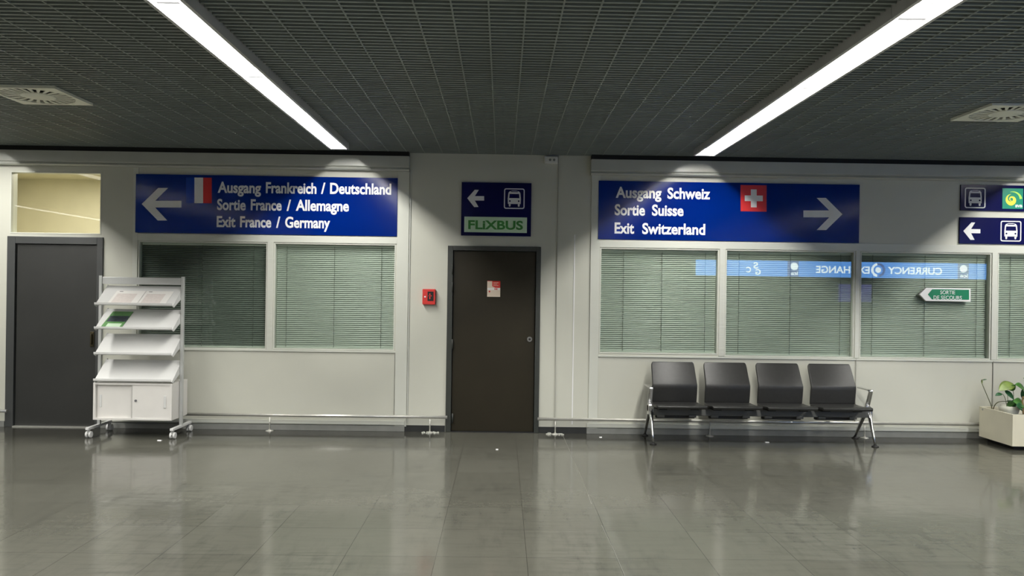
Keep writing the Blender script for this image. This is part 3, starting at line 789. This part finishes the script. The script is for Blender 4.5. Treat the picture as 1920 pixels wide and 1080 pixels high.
for k in range(4):
    xc = 1.893 + 0.579*k
    sheet(backp, backw, 0.034, xc, -1).build('backrest', 'seat', t, bevel=0.007, smooth=True, seg=3)
    sheet(seatp, seatw, 0.030, xc, 1).build('seat', 'seat', t, bevel=0.007, smooth=True, seg=3)
    # pressed-steel carriers under the seat and behind the back
    for dx in (-0.17, 0.17):
        br = MB().box(xc+dx-0.045, xc+dx+0.045, 8.42, 8.66, 0.364, 0.386)
        br.box(xc+dx-0.045, xc+dx+0.045, 8.700, 8.725, 0.366, 0.50); br.box(xc+dx-0.045, xc+dx+0.045, 8.655, 8.725, 0.366, 0.386)
        br.build('seat_bracket', 'rubber', t, bevel=0.004)
        MB().box(xc+dx-0.04, xc+dx+0.04, 8.53, 8.56, 0.268, 0.30).build('beam_clamp', 'grey_metal', t, bevel=0.004)
    MB().box(xc-0.21, xc+0.21, 8.605, 8.66, 0.248, 0.30).build('back_support', 'rubber', t, bevel=0.004)
MB().box(BX0+0.02, BX1-0.02, 8.54, 8.60, 0.287, 0.366).build('beam', 'grey_metal', t, bevel=0.006)
for xx, outs in ((BX0, -1), (BX1, 1)):
    hub = MB().cyl((xx-0.03, 8.60, 0.362), (xx+0.03, 8.60, 0.362), 0.045, 20)
    hub.box(xx-0.03, xx+0.03, 8.545, 8.655, 0.29, 0.395)
    hub.build('leg_hub', 'chrome', t, bevel=0.006)
    for fy, nm in ((8.415, 'leg'), (8.90, 'leg')):
        sg = -1 if fy < 8.6 else 1
        pts = [(xx, 8.60+sg*0.02, 0.37), (xx, 8.60+(fy-8.60)*0.42, 0.24), (xx, 8.60+(fy-8.60)*0.8, 0.10), (xx, fy, 0.022)]
        lg = MB().tube(pts, [0.030, 0.025, 0.019, 0.013], 12, 0.8).build('leg', 'chrome', t, smooth=True)
        MB().lathe([(0.036, 0), (0.036, 0.008), (0.02, 0.014), (0.012, 0.03)], (xx, fy, 0), 20).build('foot_pad', 'rubber', lg, smooth=True)
    # armrest strap: post up, bend, run back
    ax = xx + outs*0.005
    prof = [(8.625,0.36),(8.60,0.43),(8.565,0.51),(8.545,0.555),(8.54,0.575),(8.552,0.588),(8.58,0.592),(8.68,0.592),(8.78,0.590),(8.84,0.588)]
    sheet(prof, [0.024,0.024,0.023,0.022,0.022,0.023,0.024,0.024,0.023,0.018], 0.016, ax, -1).build('armrest', 'chrome', t, bevel=0.004, smooth=True)

# ------------------------------------------------------------------ brochure rack
RXL, RXR = -4.318, -3.440
t = thing('brochure_rack', 'white wheeled brochure rack with four tilted shelves and a low cabinet', 'display rack', ((RXL+RXR)/2, 8.62, 0))
for xx in (RXL, RXR):
    MB().box(xx-0.016, xx+0.016, 8.604, 8.636, 0.10, 1.705).build('post', 'rack_post', t, bevel=0.003)
    ft = MB().box(xx-0.018, xx+0.018, 8.37, 8.87, 0.085, 0.112).build('foot_bar', 'rack', t, bevel=0.004)
    for yy in (8.40, 8.84):
        cs = MB().cyl((xx-0.028, yy+0.012, 0.034), (xx-0.006, yy+0.012, 0.034), 0.034, 20).cyl((xx+0.006, yy+0.012, 0.034), (xx+0.028, yy+0.012, 0.034), 0.034, 20).build('castor', 'rack', ft, bevel=0.004, smooth=True)
        MB().box(xx-0.005, xx+0.005, yy-0.02, yy+0.03, 0.04, 0.086).cyl((xx, yy, 0.06), (xx, yy, 0.088), 0.012, 12).build('castor_fork', 'rack_post', ft)
MB().box(RXL+0.016, RXR-0.016, 8.612, 8.628, 1.615, 1.692).build('top_bar', 'rack_post', t, bevel=0.003)
SH = [1.404, 1.152, 0.884, 0.605]
sx0, sx1 = RXL+0.045, RXR-0.022
for z in SH:
    # folded sheet: lip, curve, sloping face
    prof = [(8.398, z+0.018), (8.398, z), (8.404, z-0.006), (8.414, z-0.004), (8.64, z+0.168), (8.668, z+0.195)]
    mb = MB()
    th = 0.006; n = len(prof); vv = []
    lower = []
    for i, (yy, zz) in enumerate(prof):
        a = prof[max(i-1,0)]; b = prof[min(i+1,n-1)]; d = Vector((b[0]-a[0], b[1]-a[1])).normalized()
        lower.append((yy+d.y*th, zz-d.x*th))
    mb.prism_x(prof + lower[::-1], sx0, sx1)
    mb.build('shelf', 'rack', t)
    for xx in (sx0, sx1):
        MB().prism_x([(8.404,z-0.012),(8.44,z-0.028),(8.56,z+0.03),(8.70,z+0.09),(8.72,z+0.13),(8.70,z+0.15),(8.715,z+0.19),(8.68,z+0.205),(8.64,z+0.17),(8.43,z+0.004)], xx-0.003, xx+0.003).build('side_bracket', 'rack', t)
cx0, cx1, cz0, cz1 = RXL+0.034, RXR-0.022, 0.187, 0.577
cy0, cy1 = 8.42, 8.835
mb = MB()
mb.box(cx0, cx0+0.02, cy0, cy1, cz0, cz1).box(cx1-0.02, cx1, cy0, cy1, cz0, cz1).box(cx0+0.02, cx1-0.02, cy0, cy1, cz1-0.02, cz1).box(cx0+0.02, cx1-0.02, cy0, cy1, cz0, cz0+0.02).box(cx0+0.02, cx1-0.02, cy1-0.01, cy1, cz0+0.02, cz1-0.02)
cb = mb.build('cabinet', 'cab', t)
xm = (cx0+cx1)/2
dl = MB().box(cx0+0.024, xm+0.01, cy0+0.034, cy0+0.048, cz0+0.02, cz1-0.024).build('sliding_door', 'cab', cb)
dr = MB().box(xm-0.006, cx1-0.022, cy0+0.008, cy0+0.022, cz0+0.02, cz1-0.02).build('sliding_door', 'cab', cb)
MB().box(xm-0.010, xm-0.006, cy0+0.008, cy0+0.030, cz0+0.02, cz1-0.024).build('edge_shade', 'plinth', dr)  # grey strip stands for the shade where the sliding doors overlap
MB().box(cx0+0.05, cx0+0.075, cy0+0.028, cy0+0.034, cz0+0.13, cz1-0.13).build('finger_pull', 'rack', t, bevel=0.004)
MB().box(cx1-0.085, cx1-0.06, cy0, cy0+0.006, cz0+0.13, cz1-0.13).build('finger_pull', 'rack', t, bevel=0.004)
MB().cyl((xm+0.032, cy0-0.001, (cz0+cz1)/2+0.01), (xm+0.032, cy0+0.008, (cz0+cz1)/2+0.01), 0.012, 16).build('lock', 'ink', t)

def on_shelf(z, xa, xb, s0, s1, m, name, parent=None, lift=0.002, th=0.003, skew=0.0):
    # a sheet lying on the sloping face; s0..s1 measured up the slope from the lip
    p0 = Vector((8.414, z-0.004)); p1 = Vector((8.64, z+0.168)); d = (p1-p0).normalized(); nr = Vector((-d.y, d.x))
    mb = MB(); v = []
    for off in (lift, lift+th):
        for s, xo in ((s0, 0), (s1, skew)):
            q = p0 + d*s + nr*off
            v += [(xa+xo, q.x, q.y), (xb+xo, q.x, q.y)]
    mb.add(v, [(0,1,3,2),(4,6,7,5),(0,4,5,1),(1,5,7,3),(3,7,6,2),(2,6,4,0)])
    return mb.build(name, m, parent)
def sheet_thing(z, xa, xb, label, skew):
    t_ = thing('printed_sheet', label, 'paper', ((xa+xb)/2, 8.42, z), 'white sheets on the top shelf')
    on_shelf(z, xa, xb, 0.002, 0.235, 'paper', 'page', t_, skew=skew)
    w = xb-xa
    on_shelf(z, xa+0.10*w, xb-0.22*w, 0.02, 0.185, 'paper_tint', 'printed_block', t_, 0.0052, 0.0004, skew*0.7)
    on_shelf(z, xa+0.12*w+skew*0.8, xa+0.24*w+skew*0.8, 0.216, 0.225, 'ink', 'headline', t_, 0.0052, 0.0004)
xs1 = lambda a: W(130+a/3, 570, 8.42)[0]
sheet_thing(SH[0], xs1(212), xs1(378), 'white printed sheet left on the top rack shelf', 0.02)
sheet_thing(SH[0], xs1(381), xs1(538), 'white printed sheet right of the other on the top rack shelf', 0.02)
ba, bb = xs1(176), xs1(293)
t = thing('brochure', 'green brochure with a dark photo on the second rack shelf', 'brochure', ((ba+bb)/2, 8.42, SH[1]))
on_shelf(SH[1], ba, bb, 0.002, 0.275, 'broch_green', 'cover', t, th=0.006, skew=0.03)
on_shelf(SH[1], ba+0.05, bb-0.02, 0.02, 0.075, 'mint', 'title_panel', t, 0.0082, 0.0006, 0.006)
on_shelf(SH[1], ba+0.025, bb+0.012, 0.105, 0.20, 'broch_dark', 'cover_photo', t, 0.0082, 0.0006, 0.01)

# ------------------------------------------------------------------ planter with plants
px0 = W(1836, 790, 8.885)[0]; px1 = px0 + 1.25
py0, py1, pz0, pz1 = 8.30, 8.885, 0.045, 0.378
t = thing('planter_box', 'cream planter box on the floor at the right edge', 'planter', ((px0+px1)/2, (py0+py1)/2, 0))
mb = MB(); g = 0.022
mb.box(px0, px1, py0, py0+g, pz0, pz1).box(px0, px1, py1-g, py1, pz0, pz1).box(px0, px0+g, py0+g, py1-g, pz0, pz1).box(px1-g, px1, py0+g, py1-g, pz0, pz1).box(px0+g, px1-g, py0+g, py1-g, pz0, pz0+0.02)
mb.build('box_body', 'planter', t)
MB().box(px0+0.06, px1-0.06, py0+0.07, py1-0.06, 0, pz0).build('recessed_base', 'black', t)
MB().box(px0+g, px1-g, py0+g, py1-g, pz0+0.02, 0.30).build('soil', 'soil', t)
# screw mark on the side
MB().cyl((px0-0.002, py1-0.06, pz1-0.025), (px0+0.001, py1-0.06, pz1-0.025), 0.012, 12).build('screw_cap', 'joint', t)

def P3(u, v, y): x, z = W(u, v, y); return Vector((x, y, z))
KP = lambda a, b, y: P3(1720+a/4.91, 640+b/4.91, y)
pc = KP(845, 640, 8.62)
pot = thing('plant_pot', 'small cream bowl pot standing inside the planter box', 'pot', (pc.x, 8.62, 0.30))
MB().lathe([(0.060,0),(0.082,0.03),(0.098,0.085),(0.104,0.125),(0.096,0.127),(0.088,0.10),(0.07,0.098),(0.01,0.10)], (pc.x, 8.62, 0.301), 30).build('bowl', 'pot', pot, smooth=True)
MB().lathe([(0.085,0),(0.06,0.008),(0.01,0.012)], (pc.x, 8.62, 0.398), 20).build('soil', 'soil', pot, smooth=True)

def leaf_geo(mb, base, tip, width, normal, cup=0.15, notch=0.12, n=9):
    base, tip = Vector(base), Vector(tip); d = tip-base; L = d.length; d.normalize()
    nr = Vector(normal); nr = (nr - d*nr.dot(d)).normalized(); sd = d.cross(nr).normalized()
    rows = []
    for i in range(n+1):
        s = i/n; w = width*0.5*(math.sin(math.pi*min(1, s**0.72))**0.8)*(1 if s < 1 else 0)
        bend = -0.18*L*s*s
        c = base + d*L*s + nr*bend
        back = d*(-notch*L)*(1-s)**3
        rows.append([c + sd*w*k + nr*(abs(k)*cup*w) + back*abs(k) for k in (-1,-0.55,0,0.55,1)])
    o = len(mb.v)
    for r_ in rows: mb.v += [tuple(p) for p in r_]
    m = len(rows)*5
    for r_ in rows: mb.v += [tuple(p - nr*0.0015) for p in r_]
    for i in range(n):
        for k in range(4):
            a = o+i*5+k
            mb.f.append((a, a+1, a+6, a+5)); mb.f.append((a+m, a+5+m, a+6+m, a+1+m))
    for i in range(n):
        for k in (0, 4):
            a = o+i*5+k
            mb.f.append((a, a+5, a+5+m, a+m) if k == 0 else (a+5, a, a+m, a+5+m))
def curve_pts(pts, n=14):
    pts = [Vector(p) for p in pts]; out = []
    m = len(pts)
    for i in range(m-1):
        p0, p1, p2, p3 = pts[max(i-1,0)], pts[i], pts[i+1], pts[min(i+2,m-1)]
        for k in range(n):
            s = k/n
            out.append(0.5*((2*p1)+(p2-p0)*s+(2*p0-5*p1+4*p2-p3)*s*s+(3*p1-p0-3*p2+p3)*s**3))
    out.append(pts[-1]); return out
def stem(pts, r, parent, m='stem', name='stem'):
    q = curve_pts(pts, 6); k = len(q)
    return MB().tube(q, [r*(1-0.45*i/k) for i in range(k)], 8).build(name, m, parent, smooth=True)
def leaf(base, tip, w, nrm, parent, m, **kw):
    mb = MB(); leaf_geo(mb, base, tip, w, nrm, **kw); return mb.build('leaf', m, parent, smooth=True)

# bare climbing shoot at the back-left
y0 = 8.74
b0_ = KP(690, 640, y0); b0_.z = 0.301
t = thing('bare_shoot', 'thin bare plant shoot standing tall at the left end of the planter', 'plant', tuple(b0_))
stem([b0_, KP(685, 608, y0), KP(640, 495, y0), KP(597, 392, y0), KP(591, 358, y0), KP(610, 354, y0-0.01)], 0.005, t)
leaf(KP(606, 356, y0-0.01), KP(640, 345, y0-0.02), 0.02, (0,-0.4,1), t, 'leaf_dark')
leaf(KP(594, 388, y0-0.01), KP(604, 352, y0-0.02), 0.012, (0.3,-1,0.2), t, 'leaf_pale')
stem([KP(697, 630, y0), KP(712, 590, y0-0.02), KP(740, 562, y0-0.05), KP(778, 553, y0-0.08), KP(820, 553, y0-0.10), KP(850, 548, y0-0.12)], 0.005, t)
leaf(KP(820, 552, y0-0.1), KP(880, 540, y0-0.14), 0.03, (0,-0.5,1), t, 'leaf_dark')

# arrow-leaved plant in and behind the pot
y0 = 8.60
b0_ = Vector((pc.x-0.03, 8.60, 0.405))
t = thing('potted_plant', 'leafy plant growing beside the cream bowl pot', 'plant', tuple(b0_))
stem([b0_, KP(825, 600, y0), KP(810, 530, y0-0.02), KP(790, 490, y0-0.04), KP(768, 483, y0-0.05)], 0.004, t)
leaf(KP(772, 482, y0-0.05), KP(722, 492, y0-0.09), 0.045, (0.1,-0.7,1), t, 'leaf_dark')
stem([b0_+Vector((0.02,0,0)), KP(838, 590, y0), KP(832, 520, y0), KP(838, 455, y0)], 0.004, t)
leaf(KP(815, 462, y0-0.03), KP(902, 527, y0-0.08), 0.085, (0.5,-1,0.55), t, 'leaf_dark')
leaf(KP(868, 392, y0), KP(764, 432, y0-0.08), 0.125, (-0.2,-0.9,1.0), t, 'leaf_pale')
stem([b0_+Vector((0.05,0.01,0)), KP(880, 580, y0), KP(885, 480, y0), KP(868, 392, y0)], 0.004, t)
leaf(KP(820, 380, y0+0.03), KP(885, 388, y0), 0.05, (0,-0.6,1), t, 'leaf')
leaf(KP(850, 445, y0), KP(905, 405, y0-0.05), 0.07, (0.2,-1,0.4), t, 'leaf')
leaf(KP(835, 590, y0-0.02), KP(900, 555, y0-0.05), 0.07, (-0.3,-0.8,1), t, 'leaf')
leaf(KP(900, 540, y0-0.02), KP(890, 605, y0-0.07), 0.06, (-0.6,-1,0.2), t, 'leaf_dark')
# broad-leaved plant on a cane, mostly beyond the frame
y0 = 8.55
b0_ = KP(985, 660, y0); b0_.z = 0.301
t = thing('rubber_plant', 'broad leaved green plant on a woody cane at the right edge of the planter', 'plant', tuple(b0_))
stem([b0_, KP(972, 600, y0), KP(968, 545, y0), KP(985, 480, y0), KP(1040, 380, y0)], 0.012, t, 'cane', 'cane')
leaf(KP(985, 440, y0), KP(925, 385, y0-0.08), 0.10, (-0.2,-1,0.9), t, 'leaf')
leaf(KP(970, 580, y0), KP(905, 545, y0-0.07), 0.12, (-0.5,-1,0.7), t, 'leaf')
leaf(KP(985, 530, y0), KP(960, 450, y0-0.03), 0.05, (-1,-0.8,0.2), t, 'leaf_dark')
leaf(KP(965, 610, y0-0.05), KP(925, 585, y0-0.1), 0.09, (-0.2,-1,0.5), t, 'leaf_dark')
for a, b, c, d, w in ((1040,400,1120,340,0.12),(1030,420,1000,330,0.10),(1010,500,1090,480,0.12),(1050,380,1075,300,0.10),(1000,540,1070,560,0.11)):
    leaf(KP(a, b, y0), KP(c, d, y0-0.06), w, (0.1,-0.8,1), t, 'leaf')

# pale scratch across the tiles
def FP(u, v):
    d = ray(u, v); q = CAM_Z / -d.z; return Vector((d.x*q, d.y*q, 0))
mb = MB()
for pts, w in ((((1056, 818), (1068, 845), (1088, 890), (1109, 945)), 0.0022), (((1128, 985), (1150, 1030), (1178, 1095)), 0.0012)):
    P = [FP(*q) for q in pts]
    for a, b in zip(P, P[1:]):
        n_ = (b-a).cross(Vector((0,0,1))).normalized()*w
        mb.add([a-n_+Vector((0,0,0.0008)), a+n_+Vector((0,0,0.0008)), b+n_+Vector((0,0,0.0008)), b-n_+Vector((0,0,0.0008))], [(0,1,2,3)])
MT['scratch'] = mat('pale_scratch', (0.17, 0.167, 0.14, 1), 0.5, noise=0.3, scale=30)
struct(mb.build('floor_scratch', 'scratch'))
# scraps on the floor
for i, (u, v, w, lab) in enumerate(((299.5, 826, 0.02, 'tiny white paper scrap on the floor beneath the brochure rack'), (932, 843, 0.012, 'tiny white scrap on the floor before the brown door'),
        (1126, 820, 0.014, 'tiny white scrap on the floor left of the bench'), (1438, 829.5, 0.02, 'tiny white scrap on the floor beneath the bench'))):
    d = ray(u, v); s = CAM_Z / -d.z; p = Vector((0,0,CAM_Z)) + d*s
    mb = MB().prism_x([(p.y-w, 0.0), (p.y-w*0.3, 0.008), (p.y+w*0.7, 0.004), (p.y+w, 0.0)], p.x-w, p.x+w)
    tag(mb.build('paper_scrap', 'white'), lab, 'scrap', 'white scraps on the floor')

# ------------------------------------------------------------------ exchange kiosk in the hall behind (seen mirrored in the glass)
YS = -1.0
YV = 2*(WALL+0.03) - YS           # where its mirror image stands
def V(u, v): return W(u, v, YV)
kx1 = V(1860, 510)[0]; kx0 = V(1300, 500)[0]
fz0, fz1 = V(1600, 460+181/3)[1], V(1600, 460+93/3)[1]
t = thing('exchange_kiosk', 'currency exchange kiosk with glowing blue fascia seen only mirrored in the windows', 'kiosk', ((kx0+kx1)/2, YS-0.6, 0))
MB().box(kx0, kx1, YS-1.2, YS-0.15, 0, 1.05).build('counter', 'kiosk', t)
MB().box(kx0, kx1, YS-1.2, YS-1.1, 1.05, fz1).build('rear_wall', 'kiosk', t)
MB().box(kx0, kx1, YS-1.1, YS-0.12, fz0, fz1).build('canopy', 'kiosk', t)
KZ = (1280, 460, 3.0)
def seg(a, b, m, name):
    xa, xb = V(1280+a/3, 505)[0], V(1280+b/3, 505)[0]
    return MB().box(xa, xb, YS-0.12, YS, fz0, fz1).build(name, m, t)
seg(80, 590, 'fascia', 'blue_fascia')
seg(655, 1548, 'fascia', 'blue_fascia'); seg(1612, 1722, 'fascia', 'blue_fascia')
seg(592, 653, 'fascia_d', 'slate_panel'); seg(1550, 1610, 'fascia_d', 'slate_panel')
fh = fz1-fz0
def ktext(s, a, b, z0, cap, **kw):       # a = reader's left = larger u
    xa, xb = V(1280+a/3, 505)[0], V(1280+b/3, 505)[0]
    mb = MB(); put_text(mb, s, xa, xb, fz0+z0*fh, cap*fh, YS, 0.004, toward=1, bold=kw.get('bold', 0.022)); mb.build('lettering', 'fascia_w', t)
ktext('CURRENCY', 1460, 1155, 0.27, 0.44); ktext('EXCHANGE', 1052, 750, 0.27, 0.44)
ktext('ice', 1604, 1562, 0.10, 0.24); ktext('ice', 648, 610, 0.10, 0.24)
ktext('S', 425, 398, 0.5, 0.38, bold=0.03); ktext('G', 440, 410, 0.10, 0.34, bold=0.03); ktext('C', 385, 358, 0.24, 0.34, bold=0.03)
def kring(a, r0, r1, zc, m, a0=0, a1=360, name='emblem'):
    xc = V(1280+a/3, 505)[0]; zz = fz0+zc*fh; mb = MB()
    o, i_ = swirl((xc, zz), (r0+r1)/2*fh, (r0+r1)/2*fh, a0, a1, (r1-r0)*fh, (r1-r0)*fh, 30)
    strip_prism(mb, o, i_, YS+0.002, YS+0.006); mb.build(name, m, t)
kring(1100, 0.30, 0.45, 0.5, 'fascia_w', 100, 260); kring(1100, 0.30, 0.45, 0.5, 'fascia_d', -80, 100); kring(1100, 0.0, 0.18, 0.5, 'fascia_w')
kring(1580, 0.0, 0.24, 0.66, 'fascia_w'); kring(628, 0.0, 0.24, 0.66, 'fascia_w')
# violet screen on a post in front of the kiosk
YSC = YS + 0.25; YV = 2*(WALL+0.03) - YSC
sx0_, sx1_ = V(1572, 550)[0], V(1634, 550)[0]; sz0, sz1 = V(1600, 566)[1], V(1600, 533)[1]; xm = (sx0_+sx1_)/2
t = thing('display_screen', 'violet lit screen on a post before the kiosk, seen only mirrored in the glass', 'screen', (xm, YSC, 0))
MB().box(sx0_-0.02, sx1_+0.02, YSC-0.05, YSC-0.005, sz0-0.02, sz1+0.02).build('bezel', 'black', t, bevel=0.004)
MB().box(sx0_, sx1_, YSC-0.005, YSC, sz0, sz1).build('lit_panel', 'screen', t)
MB().box(xm-0.03, xm+0.03, YSC-0.09, YSC-0.05, 0.02, sz1-0.05).build('post', 'black', t, bevel=0.004)
MB().box(xm-0.2, xm+0.2, YSC-0.2, YSC+0.1, 0, 0.02).build('base', 'black', t, bevel=0.004)
